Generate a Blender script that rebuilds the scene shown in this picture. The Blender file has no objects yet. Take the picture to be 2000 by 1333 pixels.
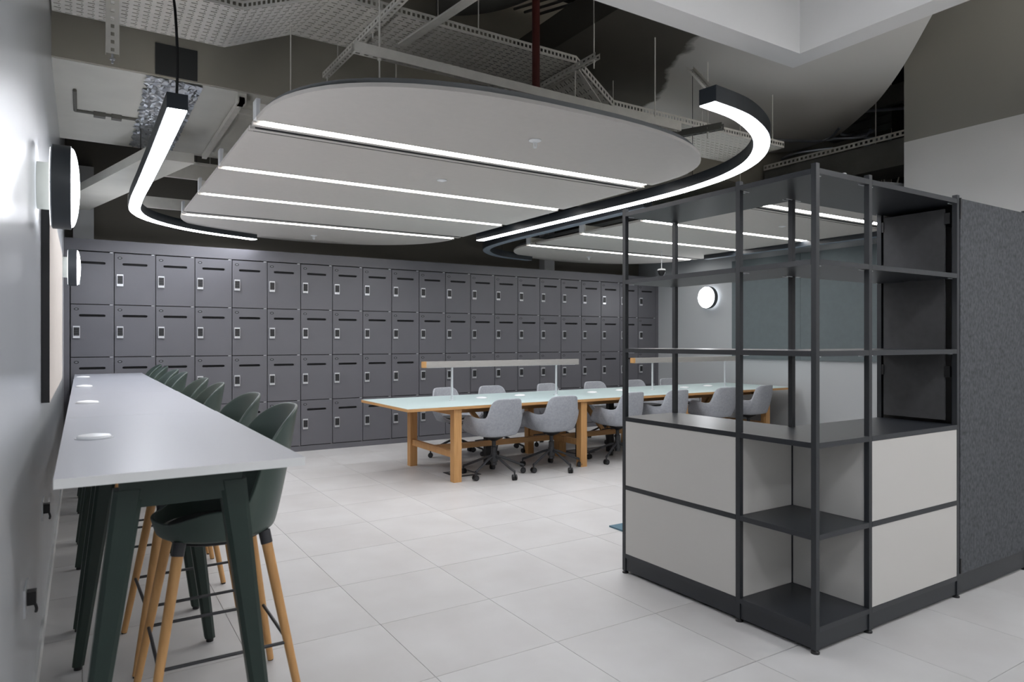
import bpy, bmesh, math, random
from mathutils import Vector, Matrix
R = math.radians
random.seed(7)
S = bpy.context.scene
COL = S.collection
H = 1.41                                   # eye height

# ------------------------------------------------------------------ camera
cd = bpy.data.cameras.new('camera'); cam = bpy.data.objects.new('camera', cd); COL.objects.link(cam)
cd.lens = 24.0; cd.sensor_width = 36.0; cd.clip_start = 0.05; cd.clip_end = 60
cam.location = (0, 0, H); cam.rotation_euler = (R(90), 0, -R(32.24))
cd.dof.use_dof = True; cd.dof.focus_distance = 5.5; cd.dof.aperture_fstop = 4.0
S.camera = cam

# ------------------------------------------------------------------ world, exposure
w = bpy.data.worlds.new('world'); S.world = w; w.use_nodes = True
w.node_tree.nodes['Background'].inputs[0].default_value = (0.62, 0.66, 0.72, 1)
w.node_tree.nodes['Background'].inputs[1].default_value = 0.15
S.view_settings.view_transform = 'Standard'; S.view_settings.look = 'None'
S.view_settings.gamma = 1.0; S.view_settings.use_curve_mapping = False
S.view_settings.exposure = 0.5
E_STRIP = 15.5; E_RING = 22.0; E_WALL = 12.0; E_COFFER = 14.5; E_PASS = 20.0; E_UP = 40.0

# ------------------------------------------------------------------ materials
def lin(c):
    return tuple(((v/255)/12.92 if v/255 <= 0.04045 else ((v/255+0.055)/1.055)**2.4) for v in c) + (1,)

def mat(name, rgb, rough=0.5, metal=0.0, var=0.0, scale=8.0, stretch=(1,1,1), bump=0.0, rgb2=None, coat=0.0, spec=0.5, detail=4, contrast=0.3):
    m = bpy.data.materials.new(name); m.use_nodes = True
    nt = m.node_tree; b = nt.nodes['Principled BSDF']
    b.inputs['Base Color'].default_value = lin(rgb)
    b.inputs['Roughness'].default_value = rough
    b.inputs['Metallic'].default_value = metal
    b.inputs['Specular IOR Level'].default_value = spec
    if coat: b.inputs['Coat Weight'].default_value = coat; b.inputs['Coat Roughness'].default_value = 0.12
    if var or rgb2 or bump:
        tc = nt.nodes.new('ShaderNodeTexCoord'); mp = nt.nodes.new('ShaderNodeMapping')
        mp.inputs['Scale'].default_value = stretch
        nz = nt.nodes.new('ShaderNodeTexNoise'); nz.inputs['Scale'].default_value = scale; nz.inputs['Detail'].default_value = detail
        nt.links.new(tc.outputs['Object'], mp.inputs[0]); nt.links.new(mp.outputs[0], nz.inputs[0])
        cr = nt.nodes.new('ShaderNodeValToRGB')
        cr.color_ramp.elements[0].position = 0.5-contrast; cr.color_ramp.elements[1].position = 0.5+contrast
        if rgb2 is None:
            rgb2 = tuple(min(255, v*(1+var)) for v in rgb); lo = tuple(v*(1-var) for v in rgb)
        else: lo = rgb
        cr.color_ramp.elements[0].color = lin(lo); cr.color_ramp.elements[1].color = lin(rgb2)
        nt.links.new(nz.outputs['Fac'], cr.inputs[0]); nt.links.new(cr.outputs[0], b.inputs['Base Color'])
        if bump:
            bp = nt.nodes.new('ShaderNodeBump'); bp.inputs['Strength'].default_value = bump; bp.inputs['Distance'].default_value = 0.01
            nt.links.new(nz.outputs['Fac'], bp.inputs['Height']); nt.links.new(bp.outputs[0], b.inputs['Normal'])
    return m

def emis(name, strength, rgb=(255,255,255)):
    m = bpy.data.materials.new(name); m.use_nodes = True
    b = m.node_tree.nodes['Principled BSDF']
    b.inputs['Base Color'].default_value = lin(rgb); b.inputs['Emission Color'].default_value = lin(rgb)
    b.inputs['Emission Strength'].default_value = strength
    return m

M = dict(
 wall = mat('white_wall_paint', (196,197,198), 0.6, var=0.015, scale=3),
 gloss = mat('glossy_wall_paint', (194,198,202), 0.32, var=0.02, scale=2, coat=0.35),
 taupe = mat('dark_taupe_paint', (192,187,172), 0.85, var=0.06, scale=1.6, bump=0.15),
 plenum = mat('dark_plenum_concrete', (30,30,30), 0.95, var=0.1, scale=2),
 soffitw = mat('plaster_white', (232,231,229), 0.75, var=0.01, scale=2),
 ductw = mat('painted_duct', (232,230,221), 0.7, var=0.03, scale=3, bump=0.1),
 tile = mat('stone_tile', (178,176,175), 0.45, rgb2=(197,197,197), scale=2.2, detail=6, bump=0.02),
 grout = mat('grout', (160,156,151), 0.9),
 locker = mat('locker_grey', (94,94,99), 0.42, var=0.015, scale=4),
 lockin = mat('locker_gap_black', (14,14,17), 0.8),
 black = mat('black_plastic', (18,18,20), 0.45),
 key = mat('keypad_key', (118,122,126), 0.4),
 silver = mat('satin_silver', (205,207,210), 0.32, 0.6),
 chrome = mat('brushed_aluminium', (222,225,228), 0.3, 0.6),
 galv = mat('galvanised_steel', (236,233,224), 0.5, 0.0, var=0.03, scale=14),
 oak = mat('oak', (182,134,80), 0.5, rgb2=(206,160,106), scale=7, stretch=(9,9,0.7), detail=6, bump=0.04),
 oakx = mat('oak_long_grain', (176,130,80), 0.5, rgb2=(200,156,104), scale=7, stretch=(0.7,9,9), detail=6, bump=0.04),
 lino = mat('pale_mint_linoleum', (176,193,194), 0.42),
 white = mat('white_plastic', (238,240,242), 0.35),
 tabletop = mat('pale_grey_laminate', (162,165,173), 0.36, coat=0.05),
 tabledge = mat('pale_grey_edge', (216,217,216), 0.55),
 green = mat('dark_green_steel', (28,45,39), 0.42, var=0.04, scale=20),
 shell = mat('green_grey_shell', (62,76,70), 0.38),
 blackshell = mat('black_seat', (24,25,27), 0.45),
 fabric = mat('grey_wool_fabric', (148,152,159), 0.95, rgb2=(170,173,179), scale=45, detail=4, bump=0.12),
 chairmetal = mat('charcoal_metal', (48,49,52), 0.45),
 frame = mat('anthracite_steel', (36,39,43), 0.42),
 shelf = mat('anthracite_shelf', (37,40,45), 0.33, var=0.02, scale=30),
 panel = mat('warm_light_grey_panel', (186,184,180), 0.6),
 felt = mat('dark_felt', (50,52,55), 0.95, rgb2=(86,89,93), scale=60, stretch=(1,1,0.75), detail=9, bump=0.15, contrast=0.26),
 feltp = mat('felt_side_panel', (72,72,73), 0.9, var=0.05, scale=30),
 pin = mat('blue_grey_pinboard', (92,101,104), 0.9, var=0.03, scale=14),
 cream = mat('cream_pinboard', (200,192,184), 0.9, var=0.02, scale=12),
 ringdark = mat('dark_blue_black_metal', (32,38,44), 0.45),
 off = mat('unlit_diffuser', (128,140,152), 0.4),
 raft = mat('acoustic_white', (206,202,197), 0.95, var=0.01, scale=20),
 raftedge = mat('raft_edge', (120,122,124), 0.5),
 foil = mat('crinkled_foil', (190,194,200), 0.3, 0.8, var=0.08, scale=9),
 red = mat('red_pipe', (96,42,36), 0.5),
 cable = mat('black_cable', (14,14,15), 0.6),
 rug = mat('blue_rug', (84,112,126), 0.95, var=0.06, scale=40),
 lampdark = mat('lamp_housing', (58,62,66), 0.45),
 lampstem = mat('lamp_stem', (150,152,146), 0.5),
 strip = emis('strip_diffuser_lit', E_STRIP, (255,252,250)),
 ring = emis('ring_diffuser_lit', E_RING, (246,248,255)),
 globe = emis('wall_lamp_lit', E_WALL, (248,250,255)),
 passage = emis('passage_panel_lit', E_PASS, (250,250,252)), uplight = emis('passage_uplight_lit', E_UP, (255,250,243)),  # added fill over the passage, one face down, one up
 glow = emis('lamp_back_glow', 2.2, (248,250,255)),
 coffer = emis('ceiling_panel_lit', E_COFFER, (248,250,255)),
)

# wall paint split at z = 3.1 (two paints), and ragged overspray on the soffit
def split_mat(name, rgb_lo, rgb_hi, z, rough=0.6, coat=0.0):
    m = mat(name, rgb_lo, rough, coat=coat); nt = m.node_tree; b = nt.nodes['Principled BSDF']
    g = nt.nodes.new('ShaderNodeNewGeometry'); sx = nt.nodes.new('ShaderNodeSeparateXYZ')
    mt = nt.nodes.new('ShaderNodeMath'); mt.operation = 'GREATER_THAN'; mt.inputs[1].default_value = z
    mx = nt.nodes.new('ShaderNodeMix'); mx.data_type = 'RGBA'
    mx.inputs[6].default_value = lin(rgb_lo); mx.inputs[7].default_value = lin(rgb_hi)
    nt.links.new(g.outputs['Position'], sx.inputs[0]); nt.links.new(sx.outputs[2], mt.inputs[0])
    nt.links.new(mt.outputs[0], mx.inputs[0]); nt.links.new(mx.outputs[2], b.inputs['Base Color'])
    return m
M['wallsplit'] = split_mat('white_wall_dark_top', (200,200,199), (132,130,124), 3.1)
M['walldark'] = split_mat('wall_over_lockers', (180,182,184), (116,112,103), 1.0, 0.85)
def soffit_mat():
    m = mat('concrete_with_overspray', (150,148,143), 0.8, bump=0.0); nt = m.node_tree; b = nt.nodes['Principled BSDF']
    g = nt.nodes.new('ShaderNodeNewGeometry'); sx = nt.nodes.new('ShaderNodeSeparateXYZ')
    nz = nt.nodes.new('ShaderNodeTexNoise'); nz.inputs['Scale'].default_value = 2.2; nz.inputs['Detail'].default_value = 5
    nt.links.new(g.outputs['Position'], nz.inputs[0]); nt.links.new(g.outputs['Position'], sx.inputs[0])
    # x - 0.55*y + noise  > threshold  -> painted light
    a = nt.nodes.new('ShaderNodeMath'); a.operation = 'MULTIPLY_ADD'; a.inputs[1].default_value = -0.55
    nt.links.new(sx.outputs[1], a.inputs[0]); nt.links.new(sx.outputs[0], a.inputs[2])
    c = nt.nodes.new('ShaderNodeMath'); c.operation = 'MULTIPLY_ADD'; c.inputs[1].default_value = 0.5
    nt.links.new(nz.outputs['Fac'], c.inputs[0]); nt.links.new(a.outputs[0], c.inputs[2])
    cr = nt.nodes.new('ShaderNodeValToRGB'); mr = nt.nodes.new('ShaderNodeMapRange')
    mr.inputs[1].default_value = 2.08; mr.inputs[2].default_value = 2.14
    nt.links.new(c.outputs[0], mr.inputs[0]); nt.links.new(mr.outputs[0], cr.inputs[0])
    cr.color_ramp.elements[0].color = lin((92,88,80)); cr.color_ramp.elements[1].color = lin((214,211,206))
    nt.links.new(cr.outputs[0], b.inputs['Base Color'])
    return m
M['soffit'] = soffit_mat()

# ------------------------------------------------------------------ mesh helpers
class MB:
    def __init__(s): s.bm = bmesh.new()
    def box(s, x0, x1, y0, y1, z0, z1, mi=0):
        v = [s.bm.verts.new((x, y, z)) for z in (z0, z1) for y in (y0, y1) for x in (x0, x1)]
        for f in ((0,2,3,1),(4,5,7,6),(0,1,5,4),(2,6,7,3),(0,4,6,2),(1,3,7,5)):
            s.bm.faces.new([v[i] for i in f]).material_index = mi
        return s
    def hexa(s, lo, hi, mi=0):
        """lo, hi: 4 points each (ccw from below/above)"""
        n = len(lo)
        a = [s.bm.verts.new(p) for p in lo]; b = [s.bm.verts.new(p) for p in hi]
        s.bm.faces.new(a[::-1]).material_index = mi; s.bm.faces.new(b).material_index = mi
        for i in range(n):
            j = (i+1) % n
            s.bm.faces.new((a[i], a[j], b[j], b[i])).material_index = mi
        return s
    def prism(s, poly, z0, z1, mi=0):
        return s.hexa([(x, y, z0) for x, y in poly], [(x, y, z1) for x, y in poly], mi)
    def cyl(s, p0, p1, r0, r1=None, n=16, mi=0):
        r1 = r0 if r1 is None else r1
        p0 = Vector(p0); p1 = Vector(p1); d = (p1-p0).normalized()
        u = d.orthogonal().normalized(); v = d.cross(u)
        ring = lambda p, r: [tuple(p+u*(r*math.cos(2*math.pi*i/n))+v*(r*math.sin(2*math.pi*i/n))) for i in range(n)]
        return s.hexa(ring(p0, r0), ring(p1, r1), mi)
    def lathe(s, prof, c=(0,0,0), axis='Z', n=32, mi=0):
        rows = []
        for r, h in prof:
            row = []
            for i in range(n):
                a = 2*math.pi*i/n; p = (r*math.cos(a), r*math.sin(a), h)
                if axis == 'X': p = (p[2], p[0], p[1])
                if axis == '-X': p = (-p[2], p[0], p[1])
                row.append(s.bm.verts.new((c[0]+p[0], c[1]+p[1], c[2]+p[2])))
            rows.append(row)
        for a, b in zip(rows, rows[1:]):
            for i in range(n):
                j = (i+1) % n
                s.bm.faces.new((a[i], a[j], b[j], b[i])).material_index = mi
        s.bm.faces.new(rows[0][::-1]).material_index = mi; s.bm.faces.new(rows[-1]).material_index = mi
        return s
    def tube(s, pts, r, n=10, mi=0):
        pts = [Vector(p) for p in pts]; rows = []
        u = None
        for k, p in enumerate(pts):
            d = (pts[min(k+1, len(pts)-1)]-pts[max(k-1, 0)]).normalized()
            u = d.orthogonal().normalized() if u is None else (u-d*u.dot(d)).normalized()
            v = d.cross(u)
            rows.append([s.bm.verts.new(p+u*(r*math.cos(2*math.pi*i/n))+v*(r*math.sin(2*math.pi*i/n))) for i in range(n)])
        for a, b in zip(rows, rows[1:]):
            for i in range(n):
                j = (i+1) % n
                s.bm.faces.new((a[i], a[j], b[j], b[i])).material_index = mi
        s.bm.faces.new(rows[0][::-1]).material_index = mi; s.bm.faces.new(rows[-1]).material_index = mi
        return s
    def ribbon(s, path, hw, z0, z1, mi=0):
        """rectangular section swept along an xy path"""
        P = [Vector((p[0], p[1])) for p in path]; rows = []
        for k, p in enumerate(P):
            d = (P[min(k+1, len(P)-1)]-P[max(k-1, 0)]).normalized(); nrm = Vector((-d.y, d.x))
            a = p+nrm*hw; b = p-nrm*hw
            rows.append([s.bm.verts.new((q[0], q[1], z)) for q, z in ((a, z0), (b, z0), (b, z1), (a, z1))])
        for a, b in zip(rows, rows[1:]):
            for i in range(4):
                j = (i+1) % 4
                s.bm.faces.new((a[i], a[j], b[j], b[i])).material_index = mi
        s.bm.faces.new(rows[0][::-1]).material_index = mi; s.bm.faces.new(rows[-1]).material_index = mi
        return s
    def build(s, name, mats, parent=None, bevel=0.0, smooth=False, seg=2, loc=None):
        if bevel:
            es = [e for e in s.bm.edges if len(e.link_faces) == 2 and e.calc_face_angle(0) > R(25)]
            bmesh.ops.bevel(s.bm, geom=es, offset=bevel, segments=seg, profile=0.5, affect='EDGES', clamp_overlap=True)
        bmesh.ops.recalc_face_normals(s.bm, faces=s.bm.faces)
        me = bpy.data.meshes.new(name); s.bm.to_mesh(me); s.bm.free()
        for m in (mats if isinstance(mats, (list, tuple)) else [mats]): me.materials.append(m)
        if smooth:
            for p in me.polygons: p.use_smooth = True
            try: me.set_sharp_from_angle(angle=R(38))
            except Exception: pass
        o = bpy.data.objects.new(name, me); COL.objects.link(o)
        if parent: o.parent = parent
        if loc: o.location = loc
        return o

def box(name, m, x0, x1, y0, y1, z0, z1, parent=None, bevel=0.0):
    return MB().box(x0, x1, y0, y1, z0, z1).build(name, m, parent, bevel)
def tag(o, label=None, cat=None, group=None, kind=None):
    if label: o['label'] = label
    if cat: o['category'] = cat
    if group: o['group'] = group
    if kind: o['kind'] = kind
    return o
def empty(name, loc=(0,0,0), rz=0, label=None, cat=None, group=None):
    o = bpy.data.objects.new(name, None); COL.objects.link(o); o.empty_display_size = 0.1
    o.location = loc; o.rotation_euler = (0, 0, rz)
    return tag(o, label, cat, group)
def dup(root, parent=None):
    c = root.copy(); COL.objects.link(c)
    if parent: c.parent = parent
    for ch in list(root.children): dup(ch, c)
    return c
def share(mesh_obj, name, loc, parent):
    o = bpy.data.objects.new(name, mesh_obj.data); COL.objects.link(o); o.location = loc; o.parent = parent; return o
def catmull(P, n=8):
    P = [Vector(p) for p in P]; out = []
    for i in range(len(P)-1):
        p0 = P[max(i-1, 0)]; p1 = P[i]; p2 = P[i+1]; p3 = P[min(i+2, len(P)-1)]
        for k in range(n):
            t = k/n
            out.append(0.5*((2*p1)+(p2-p0)*t+(2*p0-5*p1+4*p2-p3)*t*t+(3*p1-p0-3*p2+p3)*t**3))
    out.append(P[-1]); return out
def struct(o): o['kind'] = 'structure'; return o

XL, XR, YB = -0.16, 8.6, 8.80      # left wall, far right wall, locker fronts
TOP = 4.6
# ------------------------------------------------------------------ structure
fl = struct(box('floor', M['grout'], -0.5, 9.0, -3.2, 9.5, -0.12, -0.006))
t0 = 0.627; gx = 1.257; gy = 1.965
meshes = {}
for i in range(-3, 12):
    for j in range(-4, 11):
        x0, x1 = gx+i*t0, gx+(i+1)*t0; y0, y1 = gy+j*t0, gy+(j+1)*t0
        x0 = max(x0, XL); x1 = min(x1, XR); y1 = min(y1, 8.83)
        if x1-x0 < 0.05 or y1-y0 < 0.05: continue
        if x0 > 5.8 and y1 < 3.0: continue
        wj = 0.005 if j == 0 else 0.0016
        key = (round(x1-x0, 3), round(y1-y0, 3), j == 0)
        if key not in meshes:
            o = MB().box(0.0012, x1-x0-0.0012, wj, y1-y0-0.0012, -0.006, 0.0).build('tile', M['tile'], fl)
            meshes[key] = o; o.location = (x0, y0, 0)
        else:
            share(meshes[key], 'tile', (x0, y0, 0), fl)
# slightly different tone per tile: shift texture with object coordinates is not enough, so use object info
nt = M['tile'].node_tree
oi = nt.nodes.new('ShaderNodeObjectInfo'); nz = [n for n in nt.nodes if n.type == 'TEX_NOISE'][0]; nz.noise_dimensions = '4D'
mm = nt.nodes.new('ShaderNodeMath'); mm.operation = 'MULTIPLY'; mm.inputs[1].default_value = 40
nt.links.new(oi.outputs['Random'], mm.inputs[0]); nt.links.new(mm.outputs[0], nz.inputs['W'])

wl = struct(box('wall_left', M['gloss'], XL-0.2, XL, -3.0, 9.4, 0, TOP))
# the darker paint band above the glossy part
bs = tag(struct(box('baseboard_left', M['tabledge'], XL, XL+0.012, -3.0, 8.78, 0.0, 0.09, bevel=0.002)))
struct(box('wall_back', M['walldark'], XL, XR, 9.3, 9.5, 0, TOP))
M['wallfar'] = split_mat('grey_side_wall', (166,170,173), (120,118,112), 3.1)
struct(box('wall_right', M['wallfar'], XR, XR+0.2, -3.0, 9.5, 0, TOP))
struct(box('wall_right_near', M['wallsplit'], 5.92, 6.05, -3.0, 3.133, 0, TOP-0.02))
struct(box('wall_front', M['wall'], XL-0.2, XR+0.2, -3.2, -3.0, 0, TOP))
struct(box('ceiling', M['plenum'], XL-0.2, XR+0.2, -3.2, 9.5, TOP, TOP+0.15))
# near coffered ceiling with its dropped L-shaped bulkhead
b = MB(); yi, yo, xi, xo, zb = 2.196, 2.331, 3.148, 3.283, 2.90
b.prism([(XL, yi), (xi, yi), (xi, -3.0), (xo, -3.0), (xo, yo), (XL, yo)], zb, TOP-0.02)
struct(b.build('trim_1', M['soffitw']))
struct(box('trim_2', M['soffitw'], XL, xi, -3.0, yi, 3.42, 3.5))
for (cx, cy) in ((0.95, -1.9), (2.3, -1.9), (0.95, 0.1), (2.3, 0.1)):
    l = empty('ceiling_light', (cx, cy, 3.42), 0, 'square recessed ceiling light in the %s of the near ceiling' % ({(0.95,-1.9):'back left corner',(2.3,-1.9):'back right corner',(0.95,0.1):'front left part',(2.3,0.1):'front right part'}[(cx,cy)]), 'ceiling light', 'recessed ceiling lights')
    MB().box(-.31, .31, -.31, -.28, -.03, 0).box(-.31, .31, .28, .31, -.03, 0).box(-.31, -.28, -.28, .28, -.03, 0).box(.28, .31, -.28, .28, -.03, 0).build('frame', M['white'], l)
    box('diffuser', M['coffer'], -.28, .28, -.28, .28, -.02, -.005, l)
# added out-of-view fill lights right of the bulkhead, brightening floor, wall and void
for k, (cx, cy) in enumerate(((4.6, 0.2), (4.6, -1.5))):
    l = empty('ceiling_light', (cx, cy, 3.15), 0, ['suspended square up-and-down light over the passage, nearer the shelving', 'suspended square up-and-down light over the passage, farther from the shelving'][k], 'ceiling light')
    MB().box(-.36, .36, -.36, -.33, -.03, .05).box(-.36, .36, .33, .36, -.03, .05).box(-.36, -.33, -.33, .33, -.03, .05).box(.33, .36, -.33, .33, -.03, .05).build('frame', M['white'], l)
    box('diffuser', M['passage'], -.33, .33, -.33, .33, -.02, -.005, l)
    box('up_diffuser', M['uplight'], -.33, .33, -.33, .33, .03, .04, l)
    for sx in (-.345, .345): MB().cyl((sx, 0, .05), (sx, 0, TOP-3.15), 0.003, n=6).build('wire', M['galv'], l)

# plenum: downstand beam, painted underside, soffit with curved edge
b = MB().box(XL, XR, 5.19, 7.2, 3.2, 4.35); struct(b.build('trim_3', [M['ductw']]))
b = MB().box(XL, XR, 5.17, 5.19, 3.205, TOP); struct(b.build('trim_4', M['taupe']))
poly = [(2.99, 2.34), (4.79, 2.34), (4.88, 2.41), (5.54, 2.94), (6.07, 3.416), (6.35, 3.725), (6.78, 4.256), (6.905, 4.574), (6.93, 4.92), (6.8, 5.1), (6.5, 5.168), (2.99, 5.168)]
pc = catmull([Vector((x, y, 0)) for x, y in poly[1:11]], 5)
poly = [(2.99, 2.34)] + [(p.x, min(p.y, 5.168)) for p in pc] + [(2.99, 5.168)]
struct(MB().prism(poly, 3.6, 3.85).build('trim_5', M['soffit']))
for k, px in enumerate((0.02, 6.5)):
    struct(box('trim_%d' % (6+k), M['wall'], px-0.1, px+0.1, 9.15, 9.3, 2.3, 3.4))

# ------------------------------------------------------------------ lockers
NCOL, CW, X0L = 21, 0.4112, -0.105
ROWZ = [0.073, 0.653, 1.2326, 1.8125, 2.393]
ordn = ['first','second','third','fourth','fifth','sixth','seventh','eighth','ninth','tenth','eleventh','twelfth','thirteenth','fourteenth','fifteenth','sixteenth','seventeenth','eighteenth','nineteenth','twentieth','twenty-first']
def locker_column():
    r = empty('locker_column', (X0L, YB, 0), 0)
    wd = CW
    b = MB(); b.box(0.0005, wd-0.0005, 0.02, 0.48, 0.0, 2.40, 1)
    b.box(0.0005, wd-0.0005, 0.004, 0.03, 0.0, 0.068, 0)
    b.box(wd-0.0175, wd-0.0005, 0.002, 0.03, 0.068, 2.40, 0).build('carcass', [M['locker'], M['lockin']], r)
    for k in range(4):
        z0, z1 = ROWZ[k]+0.0045, ROWZ[k+1]-0.0045
        h = z1-z0
        # door leaf with a real rounded slot cut through it
        x0, x1 = 0.0075, wd-0.018
        sx0, sx1 = 0.082, 0.332; sz = z1-0.118; sr = 0.0135
        b = MB(); bm = b.bm
        hole = []
        for i in range(9):
            a = R(90)+R(180)*i/8; hole.append((sx0+sr*math.cos(a)+sr, sz+sr*math.sin(a)))
        for i in range(9):
            a = R(-90)+R(180)*i/8; hole.append((sx1-sr+sr*math.cos(a), sz+sr*math.sin(a)))
        nh = len(hole)
        fr = [bm.verts.new((x, 0, z)) for x, z in hole]; bk = [bm.verts.new((x, 0.018, z)) for x, z in hole]
        for i in range(nh): bm.faces.new((fr[i], fr[(i+1) % nh], bk[(i+1) % nh], bk[i]))
        c = [(x0, z1), (x0, z0), (x1, z0), (x1, z1)]
        cf = [bm.verts.new((x, 0, z)) for x, z in c]; cb = [bm.verts.new((x, 0.018, z)) for x, z in c]
        for i in range(4): bm.faces.new((cf[i], cf[(i+1) % 4], cb[(i+1) % 4], cb[i]))
        # front and back faces around the hole (left, bottom, right, top fans)
        for V, C in ((fr, cf), (bk, cb)):
            bm.faces.new([C[0]]+V[0:9]+[C[1]])                 # left
            bm.faces.new([C[1], V[8], V[9], C[2]])             # bottom
            bm.faces.new([C[2]]+V[9:18]+[C[3]])                # right
            bm.faces.new([C[3], V[17], V[0], C[0]])            # top
        d = b.build('door', M['locker'], r)
        b = MB(); bm = b.bm
        n = 20
        for (rx, rz, y, mi) in ((0.0235, 0.0145, -0.0015, 0), (0.0135, 0.0065, -0.0025, 1)):
            cxx, czz = 0.058, z1-0.05
            b.hexa([(cxx+rx*math.cos(2*math.pi*i/n), y, czz+rz*math.sin(2*math.pi*i/n)) for i in range(n)],
                   [(cxx+rx*math.cos(2*math.pi*i/n), 0.0, czz+rz*math.sin(2*math.pi*i/n)) for i in range(n)], mi)
        b.build('number_tag', [M['black'], M['key']], d)
        lz = z1-0.30
        lp = MB().box(0.027, 0.091, -0.02, -0.0002, lz-0.066, lz+0.066).build('lock', M['silver'], d, bevel=0.004)
        b = MB(); b.box(0.0325, 0.0855, -0.024, -0.0195, lz-0.040, lz+0.050, 0)
        for r_ in range(4):
            for c_ in range(3):
                kx, kz = 0.040+c_*0.0155, lz+0.036-r_*0.0215
                b.box(kx-0.0006, kx+0.0034, -0.0250, -0.0238, kz-0.0006, kz+0.0034, 1)
        b.build('keypad', [M['black'], M['key']], d)
        box('hinge', M['silver'], wd-0.040, wd-0.012, -0.001, 0.006, z1+0.0005, z1+0.0068, d)
    return r
proto = locker_column()
for i in range(NCOL):
    o = proto if i == 0 else dup(proto)
    o.location = (X0L+i*CW, YB, 0)
    if i == 0: lb = 'column of four dark grey lockers against the left wall, behind the small wall lamp'
    elif i == NCOL-1: lb = 'column of four dark grey lockers at the right end, next to the grey side wall'
    elif i <= 10: lb = 'column of four stacked dark grey lockers, %s from the left wall' % ordn[i]
    else: lb = 'column of four stacked dark grey lockers, %s from the right end of the row' % ordn[NCOL-1-i]
    tag(o, lb, 'lockers', 'wall of dark grey lockers')
rr = X0L+NCOL*CW
tag(box('locker_header_panel', M['locker'], XL, XR, YB, YB+0.48, 2.402, 2.53), 'long dark grey fascia panel running along the top of the lockers', 'fascia')
tag(box('locker_filler_panel', M['locker'], XL, X0L-0.003, YB, YB+0.3, 0.0, 2.40), 'narrow dark grey filler panel between left wall and first locker', 'filler panel')
tag(box('locker_filler_panel', M['locker'], rr+0.003, XR, YB+0.001, YB+0.3, 0.0, 2.40), 'narrow dark grey filler panel between last locker and right wall', 'filler panel')

# ------------------------------------------------------------------ raised ceiling rafts with light strips
SY = [4.24, 5.48, 6.55, 7.72]; RZ = 2.71; SW = 0.045
def raft(xa, xb, label, name='ceiling_raft'):
    cx, hx = (xa+xb)/2, (xb-xa)/2
    r = empty(name, (cx, 6.0, RZ), 0, label, 'ceiling panel')
    ya, yb, da, db = SY[0], SY[3], 1.15, 1.29
    def endpoly(y0, sgn, d):
        pts = []; n_ = 2.65 if sgn < 0 else 2.1
        for i in range(33):
            a = math.pi*i/32
            cxx, sn = math.cos(a), math.sin(a)
            X = hx*math.copysign(abs(cxx)**(2/n_), cxx); Y = d*abs(sn)**(2/n_)
            pts.append((X, y0+sgn*Y-6.0))
        return pts if sgn > 0 else pts[::-1]
    T = 0.022
    def slab(poly): 
        return MB().prism(poly, 0, T).build('panel', [M['raft']], r)
    p = endpoly(ya-SW, -1, da-SW); slab(p)
    e = 0.055
    def rect(y0, y1): slab([(-hx, y0-6.0), (hx, y0-6.0), (hx, y1-6.0), (-hx, y1-6.0)])
    rect(SY[0]+SW+0.004, SY[0]+0.090)
    rect(SY[0]+0.138, SY[0]+0.178)
    rect(SY[0]+0.196, SY[1]-SW)
    rect(SY[1]+SW, SY[2]-SW)
    rect(SY[2]+SW, SY[3]-0.185)
    rect(SY[3]-0.125, SY[3]-SW-0.004)
    slab(endpoly(yb+SW, 1, db-SW))
    for k, y in enumerate(SY):
        f = box('light_channel', M['galv'], -hx+0.02, hx-0.02, y-6.0-SW-0.004, y-6.0+SW+0.004, 0.012, 0.10, r)
        box('light_strip', M['strip'], -hx+0.05, hx-0.05, y-6.0-SW+0.006, y-6.0+SW-0.006, 0.004, 0.0125, f)
    # top edge trim following the outline
    path = endpoly(ya-SW, -1, da-SW)[::1]
    path = [(x*0.975, y+0.03) for x, y in path]
    MB().ribbon(path, 0.012, T, T+0.035).build('edge_trim', M['raftedge'], r)
    path = [(x*0.975, y-0.03) for x, y in endpoly(yb+SW, 1, db-SW)]
    MB().ribbon(path, 0.012, T, T+0.035).build('edge_trim', M['raftedge'], r)
    # black strips standing in for shade inside the slots; cross rails, brackets, hangers
    for y0, y1 in ((SY[0]+0.091, SY[0]+0.137), (SY[0]+0.179, SY[0]+0.195), (SY[3]-0.184, SY[3]-0.126)):
        box('slot_filler', M['lockin'], -hx+0.03, hx-0.03, y0-6.0, y1-6.0, 0.002, T+0.002, r)
    for sx in (-1, 1):
        box('rail', M['raftedge'], sx*(hx-0.25)-0.02, sx*(hx-0.25)+0.02, SY[0]-6.0-0.4, SY[3]-6.0+0.4, 0.10, 0.14, r)
        for y in SY:
            box('bracket', M['white'], sx*(hx-0.012)-0.012, sx*(hx-0.012)+0.012, y-6.0-0.04, y-6.0+0.05, T, T+0.11, r)
        for y in (4.4, 7.6):
            z1 = (TOP if y < 5 or y > 7.2 else 3.2)-RZ
            MB().cyl((sx*(hx-0.25), y-6.0, 0.14), (sx*(hx-0.25), y-6.0, z1), 0.004, n=6).build('hanger', M['galv'], r)
    return r
ra = raft(0.87, 4.03, 'large pale rounded ceiling raft with four light strips above the open floor')
rb = raft(5.13, 8.29, 'second pale rounded ceiling raft, seen through the black shelving, above the long desk')
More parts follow.
